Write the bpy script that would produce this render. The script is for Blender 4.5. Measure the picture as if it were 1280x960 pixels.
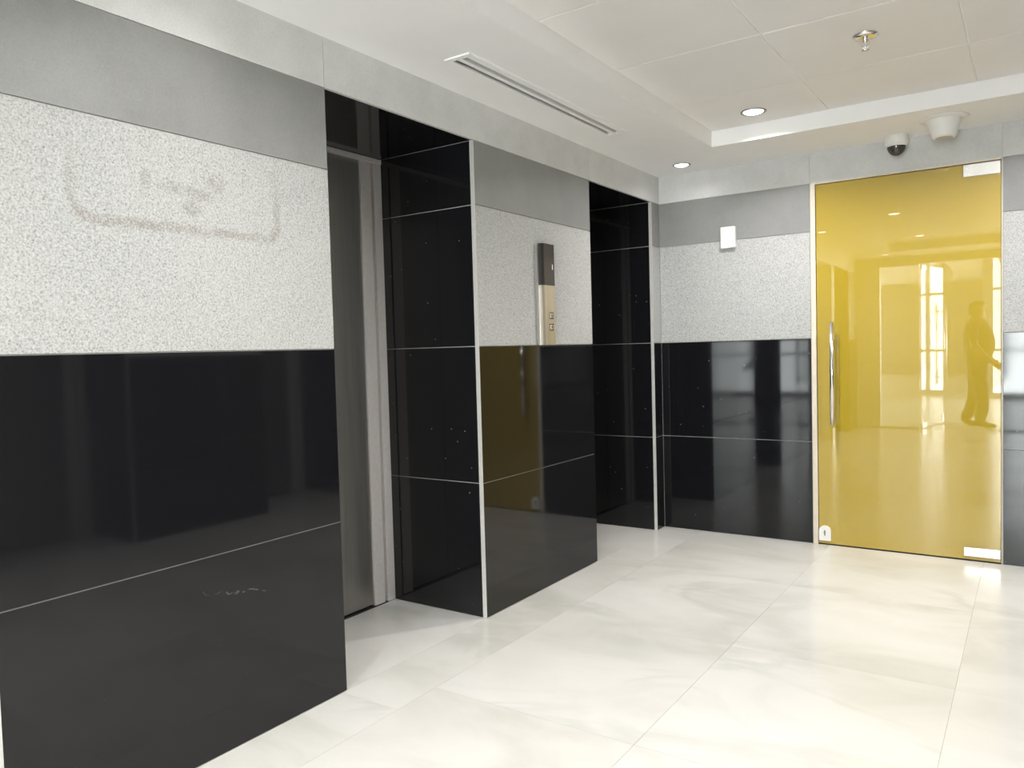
import bpy, bmesh, math, random
from mathutils import Vector, Matrix, noise

random.seed(7)
sc = bpy.context.scene
C = sc.collection
for o in list(bpy.data.objects):
    bpy.data.objects.remove(o)

# ------------------------------------------------------------------ camera
cam_d = bpy.data.cameras.new('camera')
cam = bpy.data.objects.new('camera', cam_d)
C.objects.link(cam)
cam_d.sensor_width = 36.0
cam_d.sensor_fit = 'HORIZONTAL'
cam_d.lens = 962.83 * 36.0 / 1280.0
cam_d.clip_start = 0.02
cr = Vector((0.82745222, 0.56085485, -0.02765262))
cu = Vector((-0.00162003, 0.05162868, 0.99866504))
cf = Vector((-0.5615338, 0.8263028, -0.04362886))
m = Matrix((cr, cu, -cf)).transposed().to_4x4()
m.translation = Vector((2.0368, -4.7619, 1.2))
cam.matrix_world = m
sc.camera = cam

# ------------------------------------------------------------------ world, exposure
SKY = 34.0
DOWN = 15.0
w = bpy.data.worlds.new('overcast_sky')
sc.world = w
w.use_nodes = True
bg = w.node_tree.nodes['Background']
bg.inputs[0].default_value = (0.97, 0.985, 1.0, 1)
bg.inputs[1].default_value = SKY
sc.view_settings.view_transform = 'Standard'
sc.view_settings.look = 'None'
sc.view_settings.gamma = 1
sc.view_settings.use_curve_mapping = False
sc.view_settings.exposure = 0.32
sc.cycles.use_denoising = True
sc.cycles.max_bounces = 10
sc.cycles.diffuse_bounces = 6
sc.cycles.glossy_bounces = 6
sc.cycles.transparent_max_bounces = 16
sc.cycles.sample_clamp_indirect = 30.0
sc.cycles.min_light_bounces = 2
sc.cycles.use_adaptive_sampling = True
sc.cycles.adaptive_threshold = 0.025
sc.cycles.min_transparent_bounces = 8
sc.cycles.blur_glossy = 0.0
sc.cycles.caustics_reflective = False
sc.cycles.caustics_refractive = False

# ------------------------------------------------------------------ measures (metres)
W = 2.85                                  # lobby width, lift wall to lift wall
ROW = (0.0, 0.609, 1.222, 1.845, 2.125, 2.30)
ZC = 2.30                                 # soffit underside
ZR = 2.385                                # tiled ceiling
YE = -6.74                                # glazed partition
DN = 0.552                                # lift niche depth
NICHES = ((-0.957, -0.122), (-2.870, -2.018), (-6.20, -5.30))
ALCOVE = (-5.15, -3.972)
PIERS = ((-0.122, 0.0), (-2.018, -0.957), (-3.972, -2.870), (-5.30, -5.15), (YE, -6.20))


def portal(name, loc, rot, sx, sy):
    l = bpy.data.lights.new(name, 'AREA')
    l.shape = 'RECTANGLE'
    l.size, l.size_y = sx, sy
    l.cycles.is_portal = True
    o = bpy.data.objects.new(name, l)
    C.objects.link(o)
    o.location = loc
    o.rotation_euler = rot
    return o


# daylight enters the bare office behind the glazed partition through these openings
portal('daylight_portal', (3.925, -12.99, 1.45), (math.pi / 2, 0, 0), 5.0, 2.7)
portal('daylight_portal', (-4.79, -16.0, 1.45), (0, -math.pi / 2, 0), 2.7, 17.8)  # belongs to the added window row that brightens the deep office
portal('daylight_portal', (6.49, -9.95, 1.45), (0, math.pi / 2, 0), 2.7, 5.6)


# ------------------------------------------------------------------ material helpers
class NT:
    def __init__(s, name):
        s.m = bpy.data.materials.new(name)
        s.m.use_nodes = True
        s.t = s.m.node_tree
        s.b = s.t.nodes['Principled BSDF']
        s.out = s.t.nodes['Material Output']

    def n(s, typ, **kw):
        nd = s.t.nodes.new(typ)
        for k, v in kw.items():
            setattr(nd, k, v)
        return nd

    def link(s, a, b):
        s.t.links.new(a, b)

    def put(s, sock, v):
        if hasattr(v, 'links'):
            s.link(v, sock)
        else:
            sock.default_value = v

    def math(s, op, a, b=None, c=None, clamp=False):
        nd = s.n('ShaderNodeMath', operation=op, use_clamp=clamp)
        s.put(nd.inputs[0], a)
        if b is not None:
            s.put(nd.inputs[1], b)
        if c is not None:
            s.put(nd.inputs[2], c)
        return nd.outputs[0]

    def vec(s, per_object=True, scale=(1, 1, 1)):
        tc = s.n('ShaderNodeTexCoord')
        v = tc.outputs['Object']
        if per_object:
            oi = s.n('ShaderNodeObjectInfo')
            k = s.math('MULTIPLY', oi.outputs['Random'], 37.0)
            cx = s.n('ShaderNodeCombineXYZ')
            for i in range(3):
                s.link(k, cx.inputs[i])
            ad = s.n('ShaderNodeVectorMath', operation='ADD')
            s.link(v, ad.inputs[0])
            s.link(cx.outputs[0], ad.inputs[1])
            v = ad.outputs[0]
        mp = s.n('ShaderNodeMapping')
        mp.inputs['Scale'].default_value = scale
        s.link(v, mp.inputs['Vector'])
        return mp.outputs[0]

    def noise(s, v, scale, detail=3, rough=0.5, dist=0.0):
        nd = s.n('ShaderNodeTexNoise')
        s.link(v, nd.inputs['Vector'])
        nd.inputs['Scale'].default_value = scale
        nd.inputs['Detail'].default_value = detail
        nd.inputs['Roughness'].default_value = rough
        nd.inputs['Distortion'].default_value = dist
        return nd.outputs['Fac']

    def ramp(s, f, stops, interp='LINEAR'):
        nd = s.n('ShaderNodeValToRGB')
        nd.color_ramp.interpolation = interp
        el = nd.color_ramp.elements
        while len(el) < len(stops):
            el.new(0.5)
        for e, (p, c) in zip(el, stops):
            e.position = p
            e.color = (*c, 1) if not isinstance(c, (int, float)) else (c, c, c, 1)
        s.link(f, nd.inputs[0])
        return nd.outputs[0]

    def mix(s, f, a, b, mode='MIX'):
        nd = s.n('ShaderNodeMix', data_type='RGBA', blend_type=mode)
        s.put(nd.inputs[0], f)
        s.put(nd.inputs[6], (*a, 1) if isinstance(a, tuple) else a)
        s.put(nd.inputs[7], (*b, 1) if isinstance(b, tuple) else b)
        return nd.outputs[2]

    def maprange(s, v, a, b, c, d):
        nd = s.n('ShaderNodeMapRange', interpolation_type='SMOOTHSTEP')
        s.put(nd.inputs[0], v)
        for i, k in enumerate((a, b, c, d)):
            nd.inputs[i + 1].default_value = k
        return nd.outputs[0]

    def bump(s, h, strength=0.2, dist=0.002):
        nd = s.n('ShaderNodeBump')
        nd.inputs['Strength'].default_value = strength
        nd.inputs['Distance'].default_value = dist
        s.link(h, nd.inputs['Height'])
        s.link(nd.outputs[0], s.b.inputs['Normal'])

    def set(s, **kw):
        for k, v in kw.items():
            k = k.replace('_', ' ')
            sk = s.b.inputs[k]
            if isinstance(v, tuple) and len(v) == 3:
                v = (*v, 1)
            s.put(sk, v)
        return s


def plain(name, col, rough=0.5, metal=0.0, grain=0.04, gscale=60, **kw):
    t = NT(name)
    v = t.vec()
    f = t.noise(v, gscale, 3)
    lo = tuple(c * (1 - grain) for c in col)
    hi = tuple(min(1, c * (1 + grain)) for c in col)
    t.set(Base_Color=t.ramp(f, [(0.3, lo), (0.7, hi)]), Roughness=rough, Metallic=metal, **kw)
    return t.m


def brushed(name, col, rough, scale=(300, 300, 2), grain=0.12):
    t = NT(name)
    v = t.vec(scale=scale)
    f = t.noise(v, 1.0, 2)
    lo = tuple(c * (1 - grain) for c in col)
    hi = tuple(min(1, c * (1 + grain)) for c in col)
    t.set(Base_Color=t.ramp(f, [(0.3, lo), (0.7, hi)]), Metallic=1.0,
          Roughness=t.maprange(f, 0.2, 0.8, rough * 0.85, rough * 1.2))
    return t.m


def granite_black(scratched=False):
    t = NT('black_polished_granite')
    v = t.vec()
    f = t.noise(v, 420, 3, 0.6)
    g = t.noise(v, 3.0, 2)
    base = t.ramp(f, [(0.35, (0.004, 0.004, 0.005)), (0.75, (0.013, 0.013, 0.0145))])
    vo = t.n('ShaderNodeTexVoronoi')
    t.link(v, vo.inputs['Vector'])
    vo.inputs['Scale'].default_value = 26
    sp = t.maprange(vo.outputs['Distance'], 0.04, 0.095, 1.0, 0.0)
    pick = t.n('ShaderNodeSeparateColor')
    t.link(vo.outputs['Color'], pick.inputs[0])
    sp = t.math('MULTIPLY', sp, t.maprange(pick.outputs[0], 0.72, 0.80, 0.0, 1.0))
    col = t.mix(t.math('MULTIPLY', sp, 0.8), base, (0.30, 0.30, 0.29))
    if scratched:
        geo = t.n('ShaderNodeNewGeometry')
        se = t.n('ShaderNodeSeparateXYZ')
        t.link(geo.outputs['Position'], se.inputs[0])
        y, z = se.outputs[1], se.outputs[2]
        wob = t.math('MULTIPLY', t.math('SUBTRACT', t.noise(v, 22, 3), 0.5), 0.05)
        line = t.math('ADD', t.math('MULTIPLY', t.math('ADD', y, 3.419), -0.23), 0.507)
        dz = t.math('ABSOLUTE', t.math('ADD', t.math('SUBTRACT', z, line), wob))
        k = t.maprange(dz, 0.0005, 0.004, 1.0, 0.0)
        k = t.math('MULTIPLY', k, t.maprange(y, -3.43, -3.40, 0.0, 1.0))
        k = t.math('MULTIPLY', k, t.maprange(y, -3.22, -3.19, 1.0, 0.0))
        k = t.math('MULTIPLY', k, t.maprange(t.noise(v, 60, 3), 0.42, 0.66, 0.0, 0.28))
        col = t.mix(k, col, (0.25, 0.25, 0.25))
    t.set(Base_Color=col, Roughness=t.maprange(g, 0.2, 0.8, 0.035, 0.07), IOR=1.46)
    return t.m


def granite_speckled(stained=False):
    t = NT('speckled_light_granite')
    v = t.vec()
    f1 = t.noise(v, 170, 5, 0.8)
    f2 = t.noise(v, 110, 3, 0.6)
    f3 = t.noise(v, 2.0, 2)
    col = t.ramp(f1, [(0.34, (0.15, 0.145, 0.135)), (0.45, (0.345, 0.347, 0.335)), (0.54, (0.43, 0.435, 0.425)), (0.68, (0.55, 0.555, 0.55))])
    col = t.mix(t.maprange(f2, 0.60, 0.72, 0.0, 0.35), col, (0.26, 0.25, 0.235))
    col = t.mix(t.maprange(f3, 0.3, 0.7, 0.0, 0.10), col, (0.60, 0.57, 0.52))
    if stained:
        geo = t.n('ShaderNodeNewGeometry')
        se = t.n('ShaderNodeSeparateXYZ')
        t.link(geo.outputs['Position'], se.inputs[0])
        y, z = se.outputs[1], se.outputs[2]
        wob = t.math('MULTIPLY', t.math('SUBTRACT', t.noise(v, 14, 3), 0.5), 0.03)
        r = 0.055
        qx = t.math('SUBTRACT', t.math('ABSOLUTE', t.math('ADD', y, 3.42)), 0.325 - r)
        qz = t.math('SUBTRACT', t.math('ABSOLUTE', t.math('SUBTRACT', z, 1.775)), 0.20 - r)
        mx = t.math('MAXIMUM', qx, 0.0)
        mz = t.math('MAXIMUM', qz, 0.0)
        ln = t.math('SQRT', t.math('ADD', t.math('MULTIPLY', mx, mx), t.math('MULTIPLY', mz, mz)))
        ins = t.math('MINIMUM', t.math('MAXIMUM', qx, qz), 0.0)
        d = t.math('ABSOLUTE', t.math('ADD', t.math('SUBTRACT', t.math('ADD', ln, ins), r), wob))
        k = t.maprange(d, 0.004, 0.024, 1.0, 0.0)
        k = t.math('MULTIPLY', k, t.maprange(z, 1.60, 1.80, 1.0, 0.15))
        for (by, bz, sy, sz, amp) in ((-3.54, 1.70, 0.018, 0.035, 0.7), (-3.46, 1.69, 0.05, 0.018, 0.8),
                                      (-3.38, 1.685, 0.06, 0.022, 0.9), (-3.315, 1.72, 0.04, 0.03, 0.95),
                                      (-3.40, 1.64, 0.03, 0.025, 0.8)):
            ey = t.math('DIVIDE', t.math('ADD', y, -by), sy)
            ez = t.math('DIVIDE', t.math('SUBTRACT', z, bz), sz)
            rr = t.math('ADD', t.math('MULTIPLY', ey, ey), t.math('MULTIPLY', ez, ez))
            rr = t.math('ADD', rr, t.math('MULTIPLY', t.math('SUBTRACT', t.noise(v, 40, 3), 0.5), 2.0))
            k = t.math('MAXIMUM', k, t.maprange(rr, 0.0, 1.6, amp, 0.0))
        k = t.math('MULTIPLY', k, t.maprange(f1, 0.40, 0.64, 1.0, 0.3))
        k = t.math('MULTIPLY', k, t.maprange(t.noise(v, 16, 3), 0.32, 0.62, 0.45, 1.0))
        k = t.math('MULTIPLY', k, 0.72)
        col = t.mix(k, col, (0.215, 0.19, 0.155))
    t.set(Base_Color=col, Roughness=0.55)
    t.bump(f1, 0.15, 0.001)
    return t.m


def granite_grey(name, lo, hi):
    t = NT(name)
    v = t.vec()
    f1 = t.noise(v, 160, 3, 0.6)
    f2 = t.noise(v, 5, 4, 0.6)
    f = t.math('ADD', t.math('MULTIPLY', f1, 0.45), t.math('MULTIPLY', f2, 0.55))
    t.set(Base_Color=t.ramp(f, [(0.35, lo), (0.65, hi)]), Roughness=0.45)
    return t.m


def marble(name='cream_marble'):
    t = NT(name)
    v = t.vec(scale=(1, 1.7, 1))
    big = t.noise(v, 1.4, 4, 0.55, 0.6)
    vein = t.noise(v, 1.3, 4, 0.5, 0.9)
    oi = t.n('ShaderNodeObjectInfo')
    col = t.ramp(big, [(0.30, (0.61, 0.60, 0.55)), (0.5, (0.72, 0.71, 0.665)), (0.72, (0.765, 0.755, 0.72))])
    vm = t.math('ABSOLUTE', t.math('SUBTRACT', vein, 0.5))
    vm = t.maprange(vm, 0.0, 0.07, 1.0, 0.0)
    vm = t.math('MULTIPLY', vm, t.maprange(t.noise(v, 1.1, 2), 0.48, 0.72, 0.0, 0.5))
    col = t.mix(vm, col, (0.52, 0.53, 0.485))
    col = t.mix(t.math('MULTIPLY', oi.outputs['Random'], 0.16), col, (0.62, 0.595, 0.53))
    t.set(Base_Color=col, Roughness=t.maprange(big, 0.2, 0.8, 0.16, 0.26))
    return t.m


def thin_glass(name, tint, refl=1.0):
    t = NT(name)
    t.t.nodes.remove(t.b)
    tr = t.n('ShaderNodeBsdfTransparent')
    tr.inputs[0].default_value = (*tint, 1)
    gl = t.n('ShaderNodeBsdfGlossy')
    gl.inputs['Roughness'].default_value = 0.01
    fr = t.n('ShaderNodeFresnel')
    geo = t.n('ShaderNodeNewGeometry')          # both faces of the pane reflect like an outer face
    t.link(t.math('SUBTRACT', 1.5, t.math('MULTIPLY', geo.outputs['Backfacing'], 1.5 - 1 / 1.5)), fr.inputs[0])
    v = t.vec()
    f = t.math('MULTIPLY', fr.outputs[0], t.maprange(t.noise(v, 2, 2), 0, 1, 0.95 * refl, refl))
    mx = t.n('ShaderNodeMixShader')
    t.link(f, mx.inputs[0])
    t.link(tr.outputs[0], mx.inputs[1])
    t.link(gl.outputs[0], mx.inputs[2])
    t.link(mx.outputs[0], t.out.inputs[0])
    return t.m


def emit(name, col, strength):
    t = NT(name)
    v = t.vec()
    t.set(Base_Color=t.ramp(t.noise(v, 30), [(0, (0.9, 0.9, 0.9)), (1, (1, 1, 1))]), Roughness=0.4)
    t.b.inputs['Emission Color'].default_value = (*col, 1)
    t.b.inputs['Emission Strength'].default_value = strength
    return t.m


M = {}
M['black'] = granite_black()
M['black_scratched'] = granite_black(True)
M['speckled'] = granite_speckled()
M['speckled_stained'] = granite_speckled(True)
M['grey'] = granite_grey('mid_grey_granite', (0.205, 0.205, 0.200), (0.255, 0.255, 0.248))
M['light'] = granite_grey('pale_grey_granite', (0.53, 0.53, 0.52), (0.65, 0.65, 0.64))
M['marble'] = marble()
M['grout'] = plain('pale_grout', (0.42, 0.41, 0.38), 0.9)
M['floor_grout'] = plain('cream_grout', (0.55, 0.54, 0.49), 0.9)
M['trim'] = plain('pale_aluminium_trim', (0.62, 0.61, 0.58), 0.35, 0.3)
M['paint'] = plain('white_ceiling_paint', (0.88, 0.875, 0.875), 0.75, grain=0.01, gscale=8)
M['tile'] = plain('off_white_ceiling_tile', (0.84, 0.82, 0.81), 0.5, grain=0.015, gscale=4)
M['steel'] = brushed('brushed_lift_steel', (0.46, 0.445, 0.415), 0.42)
M['jamb'] = plain('satin_jamb_steel', (0.86, 0.83, 0.80), 0.38, 0.3)  # pale, barely metallic base stands in for the steel's bright reflection
M['chrome'] = brushed('polished_steel', (0.80, 0.78, 0.76), 0.16, (40, 40, 40), 0.03)
M['dark'] = plain('dark_gap', (0.012, 0.012, 0.012), 0.7)
M['yellow'] = None
t = NT('yellow_back_painted_glass')
v = t.vec()
t.set(Base_Color=t.ramp(t.noise(v, 1.5, 2), [(0.3, (0.415, 0.295, 0.030)), (0.7, (0.435, 0.312, 0.036))]), Roughness=0.006, IOR=1.9)
M['yellow'] = t.m
M['frame'] = plain('cream_door_frame', (0.66, 0.59, 0.48), 0.4)
M['plastic'] = plain('white_plastic', (0.80, 0.79, 0.76), 0.4, grain=0.01)
M['plastic_grey'] = plain('grey_plastic', (0.45, 0.44, 0.42), 0.45)
M['smoked'] = plain('smoked_dome', (0.05, 0.045, 0.04), 0.05, IOR=1.6)
M['display'] = plain('black_display', (0.030, 0.026, 0.024), 0.12)
M['champagne'] = brushed('champagne_steel', (0.66, 0.61, 0.54), 0.38)
M['slot'] = plain('dark_slot', (0.035, 0.03, 0.024), 0.8)
M['red'] = emit('red_indicator', (1.0, 0.12, 0.08), 0.35)
M['lens'] = emit('lit_lens', (1.0, 0.95, 0.86), 7.0)
M['ring'] = plain('satin_ring', (0.30, 0.29, 0.27), 0.45, 0.5)
M['glass'] = thin_glass('clear_glass', (0.95, 0.955, 0.95))
M['window_glass'] = thin_glass('window_glass', (0.93, 0.95, 0.94))
M['office_wall'] = plain('bare_grey_plaster', (0.30, 0.29, 0.27), 0.9, grain=0.1, gscale=3)
M['office_dark'] = plain('dark_partition_board', (0.19, 0.18, 0.17), 0.9, grain=0.1, gscale=3)
M['office_floor'] = plain('polished_screed', (0.50, 0.49, 0.46), 0.25, grain=0.06, gscale=2)
M['slab'] = plain('exposed_slab', (0.50, 0.49, 0.47), 0.9, grain=0.08, gscale=3)
M['duct'] = brushed('galvanised_duct', (0.70, 0.70, 0.70), 0.40, (8, 8, 8), 0.1)
M['mullion'] = plain('grey_mullion', (0.30, 0.31, 0.31), 0.4, 0.3)


# ------------------------------------------------------------------ mesh helpers
def addbox(bm, x0, x1, y0, y1, z0, z1, bev=0.0):
    r = bmesh.ops.create_cube(bm, size=1.0)
    vs = r['verts']
    for v in vs:
        v.co = Vector(((x0 + x1) / 2 + v.co.x * (x1 - x0), (y0 + y1) / 2 + v.co.y * (y1 - y0), (z0 + z1) / 2 + v.co.z * (z1 - z0)))
    if bev:
        es = list({e for v in vs for e in v.link_edges})
        bmesh.ops.bevel(bm, geom=es, offset=bev, segments=2, affect='EDGES', profile=0.5)


def mesh_of(bm, name, mat, smooth=False):
    bmesh.ops.recalc_face_normals(bm, faces=bm.faces)
    me = bpy.data.meshes.new(name)
    bm.to_mesh(me)
    bm.free()
    me.materials.append(mat)
    if smooth:
        for p in me.polygons:
            p.use_smooth = True
    return me


def link(name, me, parent=None, loc=(0, 0, 0), **props):
    o = bpy.data.objects.new(name, me)
    C.objects.link(o)
    o.location = loc
    if parent is not None:
        o.parent = parent
    for k, vv in props.items():
        o[k] = vv
    return o


CACHE = {}


def piece(name, x0, x1, y0, y1, z0, z1, mat, parent, bev=0.0):
    """A box-shaped piece with its origin at its centre; equal pieces share their mesh."""
    if x0 > x1:
        x0, x1 = x1, x0
    key = (round(x1 - x0, 4), round(y1 - y0, 4), round(z1 - z0, 4), mat.name, mat.as_pointer(), bev)
    if key not in CACHE:
        bm = bmesh.new()
        hx, hy, hz = (x1 - x0) / 2, (y1 - y0) / 2, (z1 - z0) / 2
        addbox(bm, -hx, hx, -hy, hy, -hz, hz, bev)
        CACHE[key] = mesh_of(bm, name, mat)
    base = parent.location if parent is not None else Vector((0, 0, 0))
    if parent is not None and parent.parent is not None:
        base = base + parent.parent.location
    c = Vector(((x0 + x1) / 2, (y0 + y1) / 2, (z0 + z1) / 2))
    return link(name, CACHE[key], parent, c - base)


def lathe(prof, seg=32, cap=True):
    bm = bmesh.new()
    rings = []
    for r, z in prof:
        if r < 1e-6:
            rings.append([bm.verts.new((0, 0, z))])
        else:
            rings.append([bm.verts.new((r * math.cos(2 * math.pi * i / seg), r * math.sin(2 * math.pi * i / seg), z)) for i in range(seg)])
    for a, b in zip(rings, rings[1:]):
        for i in range(seg):
            j = (i + 1) % seg
            if len(a) == 1 and len(b) == 1:
                continue
            if len(a) == 1:
                bm.faces.new((a[0], b[j], b[i]))
            elif len(b) == 1:
                bm.faces.new((a[i], a[j], b[0]))
            else:
                bm.faces.new((a[i], a[j], b[j], b[i]))
    return bm


def tube(pts, r, seg=12):
    bm = bmesh.new()
    pts = [Vector(p) for p in pts]
    rings = []
    for i, p in enumerate(pts):
        d = (pts[min(i + 1, len(pts) - 1)] - pts[max(i - 1, 0)]).normalized()
        a = d.orthogonal().normalized()
        b = d.cross(a)
        if rings:
            a = (ref - d * ref.dot(d)).normalized()
            b = d.cross(a)
        ref = a
        rings.append([bm.verts.new(p + (a * math.cos(2 * math.pi * k / seg) + b * math.sin(2 * math.pi * k / seg)) * r) for k in range(seg)])
    for A, B in zip(rings, rings[1:]):
        for k in range(seg):
            bm.faces.new((A[k], A[(k + 1) % seg], B[(k + 1) % seg], B[k]))
    bm.faces.new(rings[0])
    bm.faces.new(rings[-1])
    return bm


def empty(name, loc, label, cat, kind=None, group=None):
    o = bpy.data.objects.new(name, None)
    C.objects.link(o)
    o.location = loc
    o.empty_display_size = 0.1
    o['label'] = label
    o['category'] = cat
    if kind:
        o['kind'] = kind
    if group:
        o['group'] = group
    return o


def struct(name, boxes, mat, label, cat):
    bm = bmesh.new()
    for b in boxes:
        addbox(bm, *b)
    return link(name, mesh_of(bm, name, mat), None, (0, 0, 0), kind='structure', label=label, category=cat)


G = 0.002           # half joint
ROWMAT = ('black', 'black', 'speckled', 'grey')

# ------------------------------------------------------------------ floor
floor = struct('floor', [(-1.0, W + 1.0, YE - 0.06, 0.2, -0.12, -0.004)], M['floor_grout'], 'polished cream marble slab floor of the lift lobby', 'floor')
g = 0.0005
bj = (0.0, -0.957, -2.025, -2.89, -3.965, -5.15, YE)
for x0, x1 in ((0.0, 0.26), (W - 0.26, W)):
    for a, b in zip(bj[1:], bj):
        piece('floor_slab', x0 + g, x1 - g, a + g, b - g, -0.02, 0.0, M['marble'], floor)
fx = (0.26, 0.26 + (W - 0.52) / 3, 0.26 + 2 * (W - 0.52) / 3, W - 0.26)
fy = (0.0, -0.89, -1.79, -2.69, -3.59, -4.49, -5.39, YE)
for i in range(3):
    for a, b in zip(fy[1:], fy):
        piece('floor_slab', fx[i] + g, fx[i + 1] - g, a + g, b - g, -0.02, 0.0, M['marble'], floor)
for s in (0, 1):
    for y0, y1 in (NICHES + (ALCOVE,) if s == 0 else NICHES):
        xa, xb = (-DN, 0.0) if s == 0 else (W, W + DN)
        piece('floor_slab', xa + g, xb - g, y0 + g, y1 - g, -0.02, 0.0, M['marble'], floor)


# ------------------------------------------------------------------ the two lift walls
def side_wall(s):
    X = (lambda d: -d) if s == 0 else (lambda d: W + d)

    def B(d0, d1, y0, y1, z0, z1):
        a, b = sorted((X(d0), X(d1)))
        return (a, b, y0, y1, z0, z1)
    boxes = []
    piers = PIERS if s == 0 else PIERS[:2] + ((-5.30, -2.870), PIERS[4])
    recesses = NICHES + (ALCOVE,) if s == 0 else NICHES
    for y0, y1 in piers:
        boxes.append(B(0.004, 1.0, y0 + 0.004, y1 - 0.004 if y1 < 0 else 0.004, 0, ZC + 0.15))
    for y0, y1 in recesses:
        boxes.append(B(0.004, 1.0, y0, y1, ROW[4] + 0.004, ZC + 0.15))
        boxes.append(B(DN + 0.12, 1.0, y0, y1, 0, ZC))
    name, lab = (('wall_left', 'lift wall of black polished granite below and grey granite bands above, with faded sign mark') if s == 0 else
                 ('wall_right', 'opposite lift wall clad in the same granite bands, out of frame beside the photographer'))
    wall = struct(name, boxes, M['grout'], lab, 'wall')

    def P(nm, d0, d1, y0, y1, z0, z1, mat):
        a, b = sorted((X(d0), X(d1)))
        return piece(nm, a, b, y0, y1, z0, z1, mat, wall)
    T, TD = 0.003, 0.020
    for pi, (y0, y1) in enumerate(piers):
        ya = y0 + (T if y0 > YE else G)
        yb = y1 - (0.0 if y1 < 0 else G)
        for r in range(4):
            mt = M[ROWMAT[r]]
            if s == 0 and pi == 2 and r == 2:
                mt = M['speckled_stained']
            if s == 0 and pi == 2 and r == 0:
                mt = M['black_scratched']
            P('granite_slab', 0.0, 0.014, ya, yb, ROW[r] + G, ROW[r + 1] - G, mt)
        # pale corner strips on the outer corners of the niches
        for edge, sg in ((y0, 1), (y1, -1)):
            if edge in (0.0, YE):
                continue
            if sg > 0:
                P('corner_trim', -0.0004, TD, edge if sg > 0 else edge - T, edge + T if sg > 0 else edge, 0.0, ROW[4], M['trim'])
            if edge in ALCOVE:
                continue
            # cladding of the niche cheek
            for r in range(4):
                a, b = (edge, edge + 0.012) if sg > 0 else (edge - 0.012, edge)
                P('granite_slab', TD + 0.001 if sg > 0 else 0.0145, DN, a, b, ROW[r] + G, ROW[r + 1] - G, M['black'])
    # top course runs over piers and niches
    tj = (0.0, -0.957, -2.870, -3.965, -5.22, YE)
    for a, b in zip(tj[1:], tj):
        P('granite_slab', 0.0, 0.014, a + G / 2, b - G / 2, ROW[4] + G, ROW[5] + 0.02, M['light'])
    # niche heads of polished granite
    for y0, y1 in NICHES:
        P('granite_slab', 0.015, DN + 0.1, y0 + G, y1 - G, ROW[4], ROW[4] + 0.012, M['black'])
    if s == 1:
        return wall
    # pale alcove lining
    y0, y1 = ALCOVE
    P('granite_slab', DN, DN + 0.12, y0, y1, G, ROW[2], M['light'])
    P('granite_slab', DN, DN + 0.12, y0, y1, ROW[2] + 2 * G, ROW[4], M['light'])
    for r in range(4):
        P('granite_slab', TD + 0.001, DN, y0 - 0.012, y0, ROW[r] + G, ROW[r + 1] - G, M['light'])
        P('granite_slab', TD + 0.001, DN, y1, y1 + 0.012, ROW[r] + G, ROW[r + 1] - G, M['light'])
    P('granite_slab', 0.015, DN, y0, y1, ROW[4], ROW[4] + 0.012, M['light'])
    return wall


wall_left = side_wall(0)
wall_right = side_wall(1)

# ------------------------------------------------------------------ lift entrances
n_door = 2
LL = {(0, 0): 'steel lift door in the black niche beside the corner with the yellow door',
      (0, 1): 'steel lift door in the tall black niche between the stained pier and the call panel',
      (0, 2): 'steel lift door of the third lift, out of frame on the near side',
      (1, 0): 'steel lift door facing the corner lift, out of frame', (1, 1): 'steel lift door facing the middle lift, out of frame',
      (1, 2): 'steel lift door facing the third lift, out of frame'}
for s in (0, 1):
    X = (lambda d: -d) if s == 0 else (lambda d: W + d)
    for k, (y0, y1) in enumerate(NICHES):
        yc = (y0 + y1) / 2
        root = empty('door_%d' % n_door, (X(DN), yc, 0.0), LL[(s, k)], 'lift door', kind='structure')
        n_door += 1

        def Q(nm, d0, d1, a, b, z0, z1, mat, bev=0.0):
            p, q = sorted((X(d0), X(d1)))
            return piece(nm, p, q, a, b, z0, z1, mat, root, bev)
        zt = ROW[4] - 0.002
        for e, sg in ((y1, -1), (y0, 1)):
            for o0, o1, dd in ((0.0, 0.050, 0.0), (0.065, 0.135, 0.004)):
                a, b = sorted((e + sg * o0, e + sg * o1))
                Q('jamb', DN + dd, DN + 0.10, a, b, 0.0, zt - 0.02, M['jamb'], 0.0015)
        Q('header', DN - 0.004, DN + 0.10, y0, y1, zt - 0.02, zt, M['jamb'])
        ym = yc
        Q('door_panel', DN + 0.012, DN + 0.06, y0 + 0.137, ym - 0.0015, 0.012, zt - 0.022, M['steel'])
        Q('door_panel', DN + 0.012, DN + 0.06, ym + 0.0015, y1 - 0.137, 0.012, zt - 0.022, M['steel'])
        Q('back_plate', DN + 0.105, DN + 0.118, y0, y1, 0.0, zt, M['dark'])
        sl = Q('sill', DN, DN + 0.10, y0 + 0.005, y1 - 0.005, -0.015, 0.004, M['dark'])

# ------------------------------------------------------------------ wall at the end, with the yellow glass door
XD0, XD1, ZD = 0.946, 1.897, 2.127
wall_back = struct('wall_back', [(-1.0, XD0, 0.004, 0.25, 0, ZC + 0.15), (XD1, W + 1.0, 0.004, 0.25, 0, ZC + 0.15),
                                 (XD0, XD1, 0.004, 0.25, ZD, ZC + 0.15), (XD0, XD1, 0.16, 0.25, 0, ZD)], M['grout'],
                   'end wall in grey granite bands over black granite with the yellow glass door', 'wall')
for x0, x1 in ((0.0, XD0 - 0.002), (XD1 + 0.003, W)):
    for r in range(4):
        piece('granite_slab', x0 + G, x1 - G / 2, 0.0, 0.014, ROW[r] + G, ROW[r + 1] - G, M[ROWMAT[r]], wall_back)
tx = (0.0, 0.945, 1.897, W)
for a, b in zip(tx, tx[1:]):
    piece('granite_slab', a + G / 2, b - G / 2, 0.0, 0.014, ROW[4] + G, ROW[5] + 0.02, M['light'], wall_back)

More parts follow.
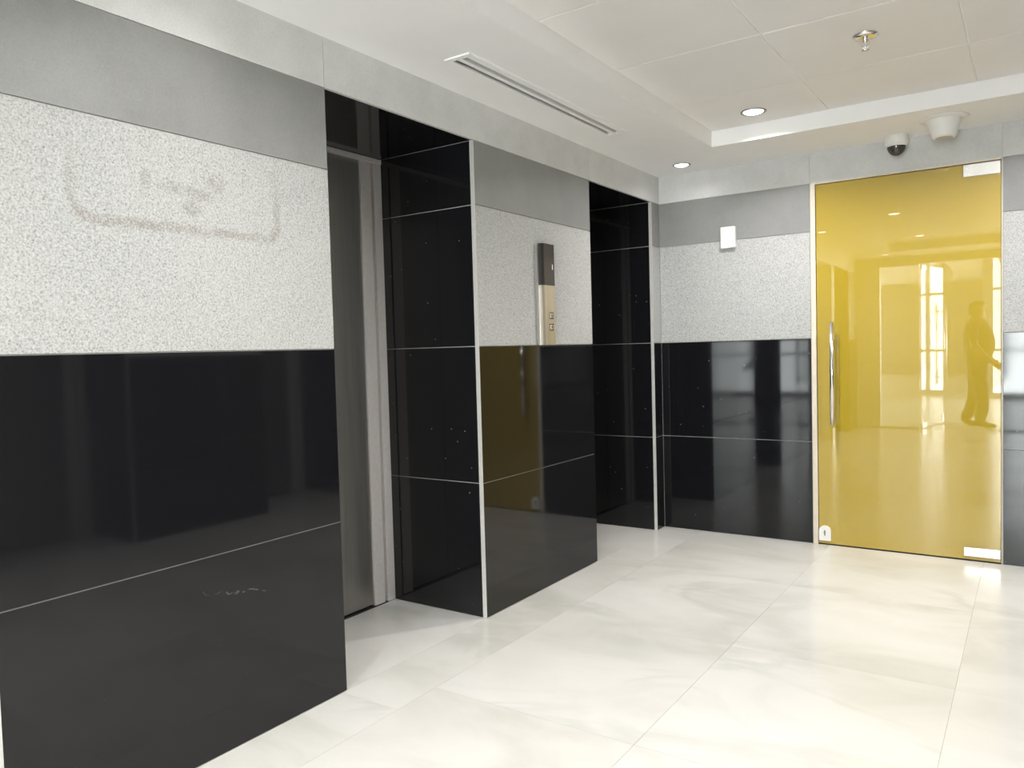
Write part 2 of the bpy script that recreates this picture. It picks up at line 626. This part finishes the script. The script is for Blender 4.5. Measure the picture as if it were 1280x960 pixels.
door = empty('door_1', (1.42, 0.0, 0.0), 'yellow glossy glass door with vertical steel pull handle', 'door', kind='structure')
piece('door_frame', XD0, 0.974, -0.003, 0.06, 0.0, ZD, M['frame'], door, 0.002)
piece('door_frame', 0.974, 1.892, -0.003, 0.06, 2.116, ZD, M['frame'], door, 0.001)
piece('door_frame', 1.8925, XD1, 0.0, 0.06, 0.0, ZD, M['frame'], door, 0.001)
piece('threshold', 0.974, 1.892, 0.012, 0.06, -0.01, 0.005, M['dark'], door)
piece('glass_leaf', 0.977, 1.8905, 0.006, 0.018, 0.006, 2.113, M['yellow'], door, 0.001)
piece('backing_board', 0.974, 1.892, 0.030, 0.05, 0.0, 2.12, M['dark'], door)
for z0, z1 in ((2.047, 2.111), (0.026, 0.074)):
    pf = piece('patch_fitting', 1.722, 1.889, -0.006, 0.022, z0, z1, M['chrome'], door, 0.002)
# rounded lock plate at the foot of the door
bm = bmesh.new()
pr = []
wl, hl, rl = 0.066, 0.088, 0.033
outl = [(-wl / 2, 0), (wl / 2, 0), (wl / 2, hl - rl)] + [(rl * math.cos(a), hl - rl + rl * math.sin(a)) for a in [math.pi * i / 10 for i in range(1, 10)]] + [(-wl / 2, hl - rl)]
f0 = [bm.verts.new((x, -0.010, z)) for x, z in outl]
f1 = [bm.verts.new((x, 0.010, z)) for x, z in outl]
bm.faces.new(f0)
bm.faces.new(f1[::-1])
for i in range(len(outl)):
    j = (i + 1) % len(outl)
    bm.faces.new((f0[i], f0[j], f1[j], f1[i]))
lock = link('lock_plate', mesh_of(bm, 'lock_plate', M['plastic']), door, (1.012 - 1.42, 0.0, 0.026))
bm = lathe([(0, 0.006), (0.007, 0.006), (0.007, -0.004), (0, -0.004)], 16)
bmesh.ops.rotate(bm, verts=bm.verts, cent=(0, 0, 0), matrix=Matrix.Rotation(math.pi / 2, 3, 'X'))
link('keyhole', mesh_of(bm, 'keyhole', M['plastic_grey']), lock, (0, -0.009, 0.048))
piece('key_slot', 1.012 - 0.002, 1.012 + 0.002, -0.0155, -0.008, 0.026 + 0.030, 0.026 + 0.062, M['dark'], lock)
# pull handle
hx = 1.068
bm = tube([(0, 0, -0.297), (0, 0, 0.297)], 0.0125, 20)
hd = link('pull_handle', mesh_of(bm, 'pull_handle', M['chrome'], True), door, (hx - 1.42, -0.052, 1.014))
for zz in (-0.2, 0.2):
    bm = tube([(0, 0.0, 0), (0, 0.06, 0)], 0.008, 14)
    link('standoff', mesh_of(bm, 'standoff', M['chrome'], True), hd, (0, 0, zz))

# ------------------------------------------------------------------ ceiling: soffit ring and tiled recess
RX0, RX1, RY0, RY1 = 0.545, W - 0.545, -5.9, -0.522
ceiling = struct('ceiling', [(-1.0, W + 1.0, YE - 0.06, 0.25, 2.47, 2.6), (RX0, RX1, RY0, RY1, ZR + 0.004, 2.475)], M['paint'], 'white plaster soffit around a recessed tiled ceiling', 'ceiling')
DIF = (0.196, 0.314, -2.447, -1.118)
for b in ((-0.02, RX0, RY1 - 5.378, RY1), (RX1, W + 0.02, RY0, RY1), (-0.02, W + 0.02, RY1, 0.02), (-0.02, W + 0.02, YE, RY0)):
    if b[1] == RX0:
        # the strip over the lifts is cut round the air slot
        x0, x1, y0, y1 = DIF
        for q in ((-0.02, x0 + 0.01, RY0, RY1), (x1 - 0.01, RX0, RY0, RY1), (x0 + 0.01, x1 - 0.01, RY0, y0 + 0.01), (x0 + 0.01, x1 - 0.01, y1 - 0.01, RY1)):
            piece('soffit', *q, ZC, 2.48, M['paint'], ceiling)
    else:
        piece('soffit', *b, ZC, 2.48, M['paint'], ceiling)
txs = (RX0, 1.165, 1.815, RX1)
tys = (RY1, -1.09, -1.715, -2.345, -2.975, -3.605, -4.235, -4.865, -5.38, RY0)
tile_rng = random.Random(3)
for i in range(3):
    for a, b in zip(tys[1:], tys):
        o = piece('ceiling_tile', txs[i] + 0.0025, txs[i + 1] - 0.0025, a + 0.0025, b - 0.0025, ZR, ZR + 0.008, M['tile'], ceiling, 0.003)
        o.rotation_euler = (tile_rng.uniform(-0.003, 0.003), tile_rng.uniform(-0.003, 0.003), 0)

# ------------------------------------------------------------------ linear air slot
x0, x1, y0, y1 = DIF
dif = empty('slot_diffuser', ((x0 + x1) / 2, (y0 + y1) / 2, ZC), 'long white air slot diffuser with dark slots in the soffit above the lifts', 'air vent')
xs = [x0, x0 + 0.020, x0 + 0.044, x0 + 0.064, x0 + 0.088, x1]
piece('flange', x0, xs[1], y0, y1, ZC - 0.006, ZC + 0.004, M['paint'], dif, 0.001)
piece('flange', xs[4], x1, y0, y1, ZC - 0.006, ZC + 0.004, M['paint'], dif, 0.001)
piece('flange', xs[1], xs[4], y0, y0 + 0.025, ZC - 0.006, ZC + 0.004, M['paint'], dif, 0.001)
piece('flange', xs[1], xs[4], y1 - 0.025, y1, ZC - 0.006, ZC + 0.004, M['paint'], dif, 0.001)
piece('slot_bar', xs[2], xs[3], y0 + 0.02, y1 - 0.02, ZC - 0.006, ZC + 0.02, M['paint'], dif, 0.001)
piece('slot_box', x0 + 0.012, x1 - 0.012, y0 + 0.012, y1 - 0.012, ZC + 0.03, ZC + 0.05, M['slot'], dif)


# ------------------------------------------------------------------ downlights
def downlight(x, y, z, r, label, first=[]):
    root = empty('downlight', (x, y, z), label, 'downlight', group='recessed ceiling downlights')
    key = 'dl%.3f' % r
    if key not in CACHE:
        a = mesh_of(lathe([(r, 0.001), (r, -0.004), (r * 0.93, -0.006), (r * 0.80, -0.003), (r * 0.74, 0.001)], 32), 'trim_ring', M['ring'], True)
        b = mesh_of(lathe([(r * 0.78, -0.0025), (r * 0.70, -0.006), (r * 0.40, -0.009), (0, -0.010)], 32), 'lens', M['lens'], True)
        CACHE[key] = (a, b)
    a, b = CACHE[key]
    link('trim_ring', a, root)
    link('lens', b, root)
    l = bpy.data.lights.new('downlight_lamp', 'AREA')
    l.shape = 'DISK'
    l.size = r * 1.3
    l.energy = DOWN if z > 2.35 else DOWN * 0.03
    l.color = (1.0, 0.98, 0.985)
    l.spread = math.radians(150)
    lo = bpy.data.objects.new('lamp_light', l)
    C.objects.link(lo)
    lo.parent = root
    lo.location = (0, 0, -0.014)
    return root


downlight(0.845, -0.745, ZR, 0.064, 'lit round downlight in the recessed ceiling near its corner')
downlight(0.255, -0.237, ZC, 0.053, 'lit round downlight in the soffit at the corner of the two walls')
for (x, y, z, r, lab) in (
        (2.14, -0.745, ZR, 0.064, 'lit round downlight in the recessed ceiling just beyond the photo edge'),
        (0.94, -3.30, ZR, 0.064, 'lit round downlight mirrored highest in the yellow glass door'),
        (W - 0.94, -3.30, ZR, 0.064, 'lit round recessed-ceiling downlight over the photographer, opposite lift side'),
        (0.95, -5.2, ZR, 0.064, 'lit round downlight mirrored second highest in the yellow glass door'),
        (W - 0.95, -5.2, ZR, 0.064, 'lit round recessed-ceiling downlight behind the photographer, opposite lift side'),
        (W - 0.255, -0.237, ZC, 0.053, 'lit round soffit downlight in the far corner beyond the yellow door'),
        (0.27, -3.42, ZC, 0.053, 'lit round soffit downlight over the pier with the faded sign mark'),
        (W - 0.27, -3.42, ZC, 0.053, 'lit round soffit downlight over the opposite pier'),
        (0.44, -6.2, ZC, 0.053, 'lit round soffit downlight by the glass partition near the third lift'),
        (W - 0.44, -6.2, ZC, 0.053, 'lit round soffit downlight by the glass partition, opposite lift side')):
    downlight(x, y, z, r, lab)

# ------------------------------------------------------------------ sprinkler head
sp = empty('sprinkler', (1.49, -1.45, ZR), 'chrome pendent sprinkler head hanging from a ceiling tile', 'sprinkler')
link('escutcheon', mesh_of(lathe([(0.0, 0.002), (0.046, 0.002), (0.047, -0.002), (0.040, -0.008), (0.022, -0.012), (0.012, -0.012), (0.0, -0.012)]), 'escutcheon', M['chrome'], True), sp)
link('stem', mesh_of(lathe([(0.010, -0.010), (0.010, -0.024), (0.007, -0.028), (0.0, -0.028)], 16), 'stem', M['chrome'], True), sp)
bm = bmesh.new()
for sg in (-1, 1):
    tb = tube([(sg * 0.008, 0, -0.022), (sg * 0.012, 0, -0.034), (sg * 0.010, 0, -0.046), (0, 0, -0.056)], 0.0022, 8)
    me = bpy.data.meshes.new('tmp')
    tb.to_mesh(me)
    tb.free()
    bm.from_mesh(me)
    bpy.data.meshes.remove(me)
link('yoke', mesh_of(bm, 'yoke', M['chrome'], True), sp)
link('bulb', mesh_of(tube([(0, 0, -0.026), (0, 0, -0.052)], 0.003, 10), 'bulb', M['chrome'], True), sp)
link('deflector', mesh_of(lathe([(0, -0.0555), (0.014, -0.0565), (0.0145, -0.058), (0, -0.0585)], 20), 'deflector', M['chrome'], True), sp)

# ------------------------------------------------------------------ dome camera and cone detector
dc = empty('dome_camera', (1.416, -0.085, ZC), 'small white security camera with dark smoked dome above the yellow door', 'security camera')
link('housing', mesh_of(lathe([(0, 0.0), (0.058, 0.0), (0.060, -0.003), (0.060, -0.040), (0.056, -0.050), (0.048, -0.054), (0.0, -0.054)], 36), 'housing', M['plastic'], True), dc)
link('smoked_dome', mesh_of(lathe([(0.047, -0.053)] + [(0.047 * math.cos(a), -0.056 - 0.050 * math.sin(a)) for a in [math.pi / 2 * i / 10 for i in range(0, 10)]] + [(0, -0.106)], 36), 'smoked_dome', M['smoked'], True), dc)
link('collar', mesh_of(lathe([(0.046, -0.052), (0.052, -0.052), (0.052, -0.058), (0.046, -0.058)], 36), 'collar', M['plastic'], True), dc)

cd = empty('conical_speaker', (1.659, -0.294, ZC), 'white truncated cone fitting with wide flange on the soffit beside the dome camera', 'ceiling fitting')
link('flange', mesh_of(lathe([(0, 0.0), (0.110, 0.0), (0.112, -0.003), (0.108, -0.007), (0.085, -0.010), (0.0, -0.010)], 40), 'flange', M['plastic'], True), cd)
link('cone', mesh_of(lathe([(0.082, -0.008), (0.078, -0.014), (0.058, -0.085), (0.053, -0.094), (0.046, -0.097), (0.0, -0.097)], 40), 'cone', M['plastic'], True), cd)
link('grille', mesh_of(lathe([(0.0, -0.096), (0.040, -0.096), (0.040, -0.0985), (0.0, -0.0985)], 32), 'grille', M['plastic_grey'], False), cd)

# ------------------------------------------------------------------ lift call panel
cp = empty('lift_call_panel', (0.0, -1.463, 1.222), 'slim steel lift call panel with black display and two arrow buttons', 'call panel')


def panel_prism(z0, z1, half_w, depth, cham, mat, name, dy=0.0, d0=0.0):
    bm = bmesh.new()
    pr = [(d0, -half_w + dy), (d0 + depth - cham, -half_w + dy), (d0 + depth, -half_w + cham * 1.6 + dy), (d0 + depth, half_w - cham * 1.6 + dy), (d0 + depth - cham, half_w + dy), (d0, half_w + dy)]
    lo = [bm.verts.new((x, y, z0)) for x, y in pr]
    hi = [bm.verts.new((x, y, z1)) for x, y in pr]
    bm.faces.new(lo)
    bm.faces.new(hi)
    for i in range(len(pr)):
        j = (i + 1) % len(pr)
        bm.faces.new((lo[i], lo[j], hi[j], hi[i]))
    return mesh_of(bm, name, mat)


link('back_box', panel_prism(0.0, 0.500, 0.072, 0.014, 0.002, M['steel'], 'back_box'), cp, (0, 0, 0))
face = link('face_plate', panel_prism(0.0, 0.2955, 0.060, 0.024, 0.008, M['champagne'], 'face_plate', d0=0.013), cp, (0, 0, 0))
disp = link('display', panel_prism(0.2965, 0.500, 0.062, 0.025, 0.008, M['display'], 'display', d0=0.013), cp, (0, 0, 0))
# red floor digit: a small seven-segment style mark
bm = bmesh.new()
addbox(bm, 0.0375, 0.0390, -0.0025, 0.0025, -0.013, 0.013)
link('indicator', mesh_of(bm, 'indicator', M['red']), disp, (0, 0.030, 0.388))
for zz, up in ((0.146, 1), (0.088, -1)):
    bm = bmesh.new()
    addbox(bm, 0.036, 0.0395, -0.018, 0.018, -0.017, 0.017, 0.001)
    bt = link('button', mesh_of(bm, 'button', M['display']), cp, (0, 0.010, zz))
    bm = bmesh.new()
    addbox(bm, 0.0385, 0.0405, -0.012, 0.012, -0.012, 0.012, 0.0005)
    link('button_cap', mesh_of(bm, 'button_cap', M['champagne']), bt)
    bm = bmesh.new()
    vs = [bm.verts.new((x, y, z * up)) for x in (0.040, 0.0412) for y, z in ((-0.007, -0.005), (0.007, -0.005), (0.0, 0.007))]
    bm.faces.new(vs[:3])
    bm.faces.new(vs[3:])
    for i in range(3):
        j = (i + 1) % 3
        bm.faces.new((vs[i], vs[j], vs[3 + j], vs[3 + i]))
    link('arrow', mesh_of(bm, 'arrow', M['display']), bt)

# ------------------------------------------------------------------ small white wall box
wb = empty('wall_alarm_box', (0.463, 0.0, 1.862), 'small white plastic wall box mounted across the grey and speckled granite', 'wall box')
piece('body', 0.417, 0.509, -0.030, 0.0, 1.796, 1.927, M['plastic'], wb, 0.004)
piece('side_cover', 0.486, 0.507, -0.034, -0.028, 1.800, 1.923, M['plastic'], wb, 0.001)
piece('seam', 0.4835, 0.4855, -0.0306, -0.028, 1.800, 1.923, M['plastic_grey'], wb)
piece('slot', 0.494, 0.500, -0.0346, -0.033, 1.815, 1.845, M['plastic_grey'], wb)

# ------------------------------------------------------------------ glazed partition behind the photographer
wall_front = struct('wall_front', [(0.0, 0.29, YE - 0.12, YE, 0, 2.47), (W - 0.29, W, YE - 0.12, YE, 0, 2.47), (0.29, W - 0.29, YE - 0.12, YE, 2.2, 2.47),
                                   (-5.0, 0.0, YE - 0.12, YE, 0, 3.2), (W, 7.0, YE - 0.12, YE, 0, 3.2), (0.0, W, YE - 0.12, YE, 2.47, 3.2)], M['light'],
                    'pale end wall around the clear glass partition, seen mirrored in the yellow door', 'wall')
for i, (x0, x1, lab) in enumerate(((0.292, 0.765, 'fixed clear glass pane beside the open glass door'), (1.66, W - 0.292, 'wide fixed clear glass pane of the partition'))):
    win = empty('window_%d' % (i + 1), ((x0 + x1) / 2, YE - 0.06, 0.0), lab, 'glass pane', kind='structure')
    piece('pane', x0, x1, YE - 0.066, YE - 0.054, 0.01, 2.195, M['glass'], win)
    piece('floor_channel', x0, x1, YE - 0.075, YE - 0.045, 0.0, 0.02, M['chrome'], win)
    piece('head_channel', x0, x1, YE - 0.075, YE - 0.045, 2.185, 2.2, M['chrome'], win)
# the leaf stands open into the office beyond
ang = math.radians(-78)
od = empty('door_8', (0.785, YE - 0.06, 0.0), 'clear glass door standing open with long steel pull handles, seen mirrored', 'door', kind='structure')
od.rotation_euler = (0, 0, ang)
bm = bmesh.new()
addbox(bm, 0.0, 0.86, -0.006, 0.006, 0.012, 2.18)
link('glass_leaf', mesh_of(bm, 'glass_leaf', M['glass']), od)
for z0, z1 in ((0.01, 0.07), (2.12, 2.18)):
    bm = bmesh.new()
    addbox(bm, 0.0, 0.16, -0.014, 0.014, z0, z1, 0.002)
    link('patch_fitting', mesh_of(bm, 'patch_fitting', M['chrome']), od)
bm = bmesh.new()
addbox(bm, 0.79, 0.86, -0.014, 0.014, 0.03, 0.13, 0.003)
link('lock_plate', mesh_of(bm, 'lock_plate', M['chrome']), od)
for sg in (-1, 1):
    h = link('pull_handle', mesh_of(tube([(0, 0, 0.56), (0, 0, 1.68)], 0.015, 14), 'pull_handle', M['chrome'], True), od, (0.78, sg * 0.06, 0))
    for zz in (0.66, 1.58):
        link('standoff', mesh_of(tube([(0, 0, 0), (0, -sg * 0.056, 0)], 0.009, 10), 'standoff', M['chrome'], True), h, (0, 0, zz))
# switch plate on the pale end wall
sw = empty('switch_plate', (0.09, YE, 1.30), 'small switch plate on the pale wall beside the glass partition', 'switch')
piece('plate', 0.055, 0.125, YE, YE + 0.010, 1.25, 1.38, M['plastic_grey'], sw, 0.002)
piece('rocker', 0.075, 0.105, YE + 0.009, YE + 0.014, 1.29, 1.34, M['plastic'], sw, 0.001)

# ------------------------------------------------------------------ bare office beyond the partition
struct('office_floor', [(-5.0, 1.30, -25.3, YE - 0.06, -0.12, 0.0), (1.30, 6.7, -13.2, YE - 0.06, -0.12, 0.0)], M['office_floor'], 'pale screed floor of the bare office, seen mirrored', 'floor')
struct('office_ceiling', [(-5.0, 1.30, -25.3, YE - 0.12, 3.1, 3.3), (1.30, 6.7, -13.2, YE - 0.12, 3.1, 3.3)], M['slab'], 'exposed slab ceiling of the bare office, seen mirrored', 'ceiling')
struct('wall_far', [(-5.0, 1.18, -25.2, -25.0, 0, 3.2)], M['office_dark'], 'dark far wall of the bare office, seen mirrored', 'wall')
struct('wall_office_side', [(-5.0, -4.8, -25.0, YE - 0.12, 0, 0.1), (-5.0, -4.8, -25.0, YE - 0.12, 2.8, 3.2)], M['office_wall'], 'grey side wall of the bare office', 'wall')
struct('wall_office_return', [(1.18, 1.30, -25.2, -13.0, 0, 3.2)], M['office_dark'], 'dark return wall beside the office windows', 'wall')
struct('wall_window_side', [(1.30, 6.9, -13.2, -13.0, 2.8, 3.2), (1.30, 6.9, -13.2, -13.0, 0, 0.1), (6.45, 6.9, -13.2, -13.0, 0.1, 2.8)], M['office_wall'], 'window wall of the bare office', 'wall')
struct('wall_window_return', [(6.5, 6.7, -13.0, YE - 0.12, 2.8, 3.2), (6.5, 6.7, -13.0, YE - 0.12, 0, 0.1), (6.5, 6.7, -7.15, YE - 0.12, 0.1, 2.8)], M['office_wall'], 'second window wall of the bare office', 'wall')
wn = empty('window_3', (3.9, -13.1, 0.1), 'tall office windows with grey mullions, seen mirrored', 'window', kind='structure')
xx = 1.33
while xx < 6.4:
    piece('mullion', xx - 0.03, xx + 0.03, -13.13, -13.05, 0.1, 2.8, M['mullion'], wn)
    piece('pane', xx + 0.03, xx + 0.96, -13.095, -13.085, 0.12, 2.78, M['window_glass'], wn)
    piece('transom', xx + 0.03, xx + 0.96, -13.12, -13.06, 0.92, 0.97, M['mullion'], wn)
    piece('transom', xx + 0.03, xx + 0.96, -13.12, -13.06, 2.12, 2.17, M['mullion'], wn)
    xx += 0.99
wn = empty('window_4', (6.6, -10.0, 0.1), 'row of tall office windows along the side', 'window', kind='structure')
yy = -12.95
while yy < -7.2:
    piece('mullion', 6.55, 6.63, yy - 0.03, yy + 0.03, 0.1, 2.8, M['mullion'], wn)
    piece('pane', 6.585, 6.595, yy + 0.03, yy + 0.93, 0.12, 2.78, M['window_glass'], wn)
    piece('transom', 6.56, 6.62, yy + 0.03, yy + 0.93, 0.92, 0.97, M['mullion'], wn)
    yy += 0.96
wn = empty('window_5', (-4.9, -16.0, 0.1), 'added long row of tall windows that brightens the deep office', 'window', kind='structure')  # unseen window row, added to bring daylight into the deep office
yy = -24.95
while yy < -7.5:
    piece('mullion', -4.95, -4.87, yy - 0.03, yy + 0.03, 0.1, 2.8, M['mullion'], wn)
    piece('pane', -4.915, -4.905, yy + 0.03, yy + 1.43, 0.12, 2.78, M['window_glass'], wn)
    yy += 1.46
for k, (x, y0, y1, r, z) in enumerate(((0.3, -16.0, -7.2, 0.16, 2.72), (2.3, -12.6, -7.2, 0.13, 2.70))):
    d = empty('air_duct', (x, (y0 + y1) / 2, z), ['thick round air duct under the bare office ceiling', 'thinner round air duct under the bare office ceiling'][k], 'air duct', group='office air ducts')
    link('duct_run', mesh_of(tube([(0, (y0 - y1) / 2, 0), (0, (y1 - y0) / 2, 0)], r, 20), 'duct_run', M['duct'], True), d)
    for q in range(4):
        yq = (y0 - y1) / 2 + (q + 0.5) * (y1 - y0) / 4
        link('hanger', mesh_of(tube([(0, yq, r * 0.9), (0, yq, 3.1 - z)], 0.012, 8), 'hanger', M['duct']), d)


# ------------------------------------------------------------------ person in the open doorway (seen mirrored in the yellow door)
def build_person():
    V, Eg, Rr = [], [], []

    def vert(p, r):
        V.append(p)
        Rr.append((r, r) if not isinstance(r, tuple) else r)
        return len(V) - 1

    def chain(start, items):
        a = start
        for p, r in items:
            b = vert(p, r)
            Eg.append((a, b))
            a = b
        return a
    pelvis = vert((0.0, 0, 0.93), (0.135, 0.15))
    belly = chain(pelvis, [((0.045, 0, 1.06), (0.145, 0.155))])
    chest = chain(belly, [((0.01, 0, 1.24), (0.135, 0.165))])
    nb = chain(chest, [((-0.02, 0, 1.38), (0.09, 0.12))])
    neck = chain(nb, [((-0.015, 0, 1.455), 0.056)])
    head = chain(neck, [((0.014, 0, 1.505), (0.082, 0.072)), ((0.014, 0, 1.575), (0.100, 0.084)), ((0.0, 0, 1.635), (0.096, 0.080)), ((-0.006, 0, 1.668), (0.056, 0.050))])
    for sd in (1, -1):
        fwd = 0.10 if sd > 0 else -0.08
        kn = 0.06 if sd > 0 else -0.02
        chain(pelvis, [((0.0, sd * 0.085, 0.86), 0.10), ((0.5 * kn, sd * 0.095, 0.68), 0.088), ((kn, sd * 0.10, 0.49), 0.070), ((0.7 * fwd, sd * 0.10, 0.28), 0.066),
                       ((fwd - 0.06, sd * 0.10, 0.10), 0.060), ((fwd - 0.03, sd * 0.10, 0.048), (0.042, 0.045)), ((fwd + 0.05, sd * 0.105, 0.038), (0.034, 0.043)), ((fwd + 0.13, sd * 0.11, 0.030), (0.024, 0.036))])
        el = (-0.02, sd * 0.255, 1.11)
        wr = chain(nb, [((-0.02, sd * 0.11, 1.39), 0.075), ((-0.02, sd * 0.19, 1.355), 0.066), ((-0.025, sd * 0.235, 1.23), 0.052), (el, 0.046),
                        ((0.07, sd * 0.245, 0.99), 0.040), ((0.155, sd * 0.22, 0.90), 0.029)])
        palm = chain(wr, [((0.185, sd * 0.212, 0.872), (0.032, 0.018)), ((0.215, sd * 0.205, 0.845), (0.036, 0.016))])
        for i, (oy, ln) in enumerate(((0.024, 0.06), (0.009, 0.072), (-0.008, 0.068), (-0.024, 0.052))):
            px, py, pz = 0.225 + 0.3 * oy, sd * (0.203), 0.838 + oy
            chain(palm, [((px, py, pz), 0.0095), ((px + ln * 0.5, py - sd * 0.008, pz - ln * 0.35), 0.0085), ((px + ln * 0.72, py - sd * 0.022, pz - ln * 0.85), 0.0075)])
        chain(wr, [((0.185, sd * 0.20, 0.893), 0.013), ((0.215, sd * 0.182, 0.886), 0.0105), ((0.245, sd * 0.172, 0.870), 0.009)])
    me = bpy.data.meshes.new('skeleton')
    me.from_pydata(V, Eg, [])
    ob = bpy.data.objects.new('skeleton', me)
    C.objects.link(ob)
    md = ob.modifiers.new('skin', 'SKIN')
    md.use_smooth_shade = True
    for i, sv in enumerate(me.skin_vertices[0].data):
        k = 1.28 if Rr[i][0] > 0.046 else (1.15 if Rr[i][0] > 0.025 else 1.0)
        sv.radius = (Rr[i][0] * k, Rr[i][1] * k)
        sv.use_root = (i == 0)
    sb = ob.modifiers.new('sub', 'SUBSURF')
    sb.levels = sb.render_levels = 2
    dg = bpy.context.evaluated_depsgraph_get()
    body = bpy.data.meshes.new_from_object(ob.evaluated_get(dg))
    bpy.data.objects.remove(ob)
    body.name = 'person'
    body.materials.clear()
    skin = plain('skin', (0.17, 0.10, 0.065), 0.55)  # base darkened to carry the shade of a backlit figure
    shirt = plain('dark_grey_shirt', (0.030, 0.029, 0.028), 0.9, gscale=300)
    trous = plain('dark_trousers', (0.030, 0.030, 0.034), 0.9, gscale=300)
    shoe = plain('black_shoes', (0.015, 0.014, 0.013), 0.4)
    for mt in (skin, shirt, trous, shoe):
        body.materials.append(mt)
    for p in body.polygons:
        c = p.center
        p.use_smooth = True
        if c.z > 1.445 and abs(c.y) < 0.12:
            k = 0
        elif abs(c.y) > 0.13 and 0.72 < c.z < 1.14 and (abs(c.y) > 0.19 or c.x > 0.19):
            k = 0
        elif c.z < 0.075:
            k = 3
        elif c.z < 0.94:
            k = 2
        else:
            k = 1
        p.material_index = k
    o = link('person', body, None, (1.395, -7.22, 0.0), label='person in dark clothes standing in the open doorway, mirrored in the yellow glass door', category='person')
    # hair: the scalp faces lifted off the head
    from mathutils.bvhtree import BVHTree
    tree = BVHTree.FromPolygons([v.co[:] for v in body.vertices], [p.vertices[:] for p in body.polygons])

    def surf(y, z, frm=(0.5, 0.0), d=(-1, 0, 0)):
        hit = tree.ray_cast(Vector((frm[0], y, z)), Vector(d))
        return hit[0] if hit[0] is not None else Vector((0.1, y, z))
    hm = plain('dark_hair', (0.015, 0.012, 0.010), 0.7, gscale=400)
    keep = [p for p in body.polygons if abs(p.center.y) < 0.14 and
            (p.center.z > 1.632 or (p.center.x < -0.012 and p.center.z > 1.50))]
    ids = sorted({k for p in keep for k in p.vertices})
    idx = {k: n_ for n_, k in enumerate(ids)}
    bm = bmesh.new()
    vs = []
    for k in ids:
        c = body.vertices[k].co + body.vertices[k].normal * (0.013 + 0.004 * noise.noise(body.vertices[k].co * 60))
        vs.append(bm.verts.new(c))
    for p in keep:
        bm.faces.new([vs[idx[k]] for k in p.vertices])
    r_ = bmesh.ops.solidify(bm, geom=bm.faces[:], thickness=0.016)
    link('hair', mesh_of(bm, 'hair', hm, True), o, (0, 0, 0))
    # nose, ears, eyes, mouth
    bm = bmesh.new()
    bmesh.ops.create_cone(bm, segments=10, radius1=0.019, radius2=0.008, depth=0.050, cap_ends=True)
    bmesh.ops.rotate(bm, verts=bm.verts, cent=(0, 0, 0), matrix=Matrix.Rotation(-0.35, 3, 'Y'))
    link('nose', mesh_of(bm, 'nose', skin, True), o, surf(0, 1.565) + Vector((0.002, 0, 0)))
    for sd in (1, -1):
        bm = bmesh.new()
        bmesh.ops.create_uvsphere(bm, u_segments=12, v_segments=8, radius=1.0)
        for v in bm.verts:
            v.co = Vector((v.co.x * 0.019, v.co.y * 0.012, v.co.z * 0.031))
        side = tree.ray_cast(Vector((0.012, sd * 0.5, 1.575)), Vector((0, -sd, 0)))[0]
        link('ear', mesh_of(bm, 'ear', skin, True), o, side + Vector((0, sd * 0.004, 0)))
        bm = bmesh.new()
        bmesh.ops.create_uvsphere(bm, u_segments=12, v_segments=8, radius=0.011)
        link('eye', mesh_of(bm, 'eye', hm, True), o, surf(sd * 0.034, 1.592) + Vector((-0.006, 0, 0)))
    bm = bmesh.new()
    addbox(bm, -0.006, 0.006, -0.024, 0.024, -0.005, 0.005, 0.003)
    link('mouth', mesh_of(bm, 'mouth', plain('lips', (0.15, 0.065, 0.05), 0.5)), o, surf(0, 1.515) + Vector((-0.002, 0, 0)))
    return o


build_person()
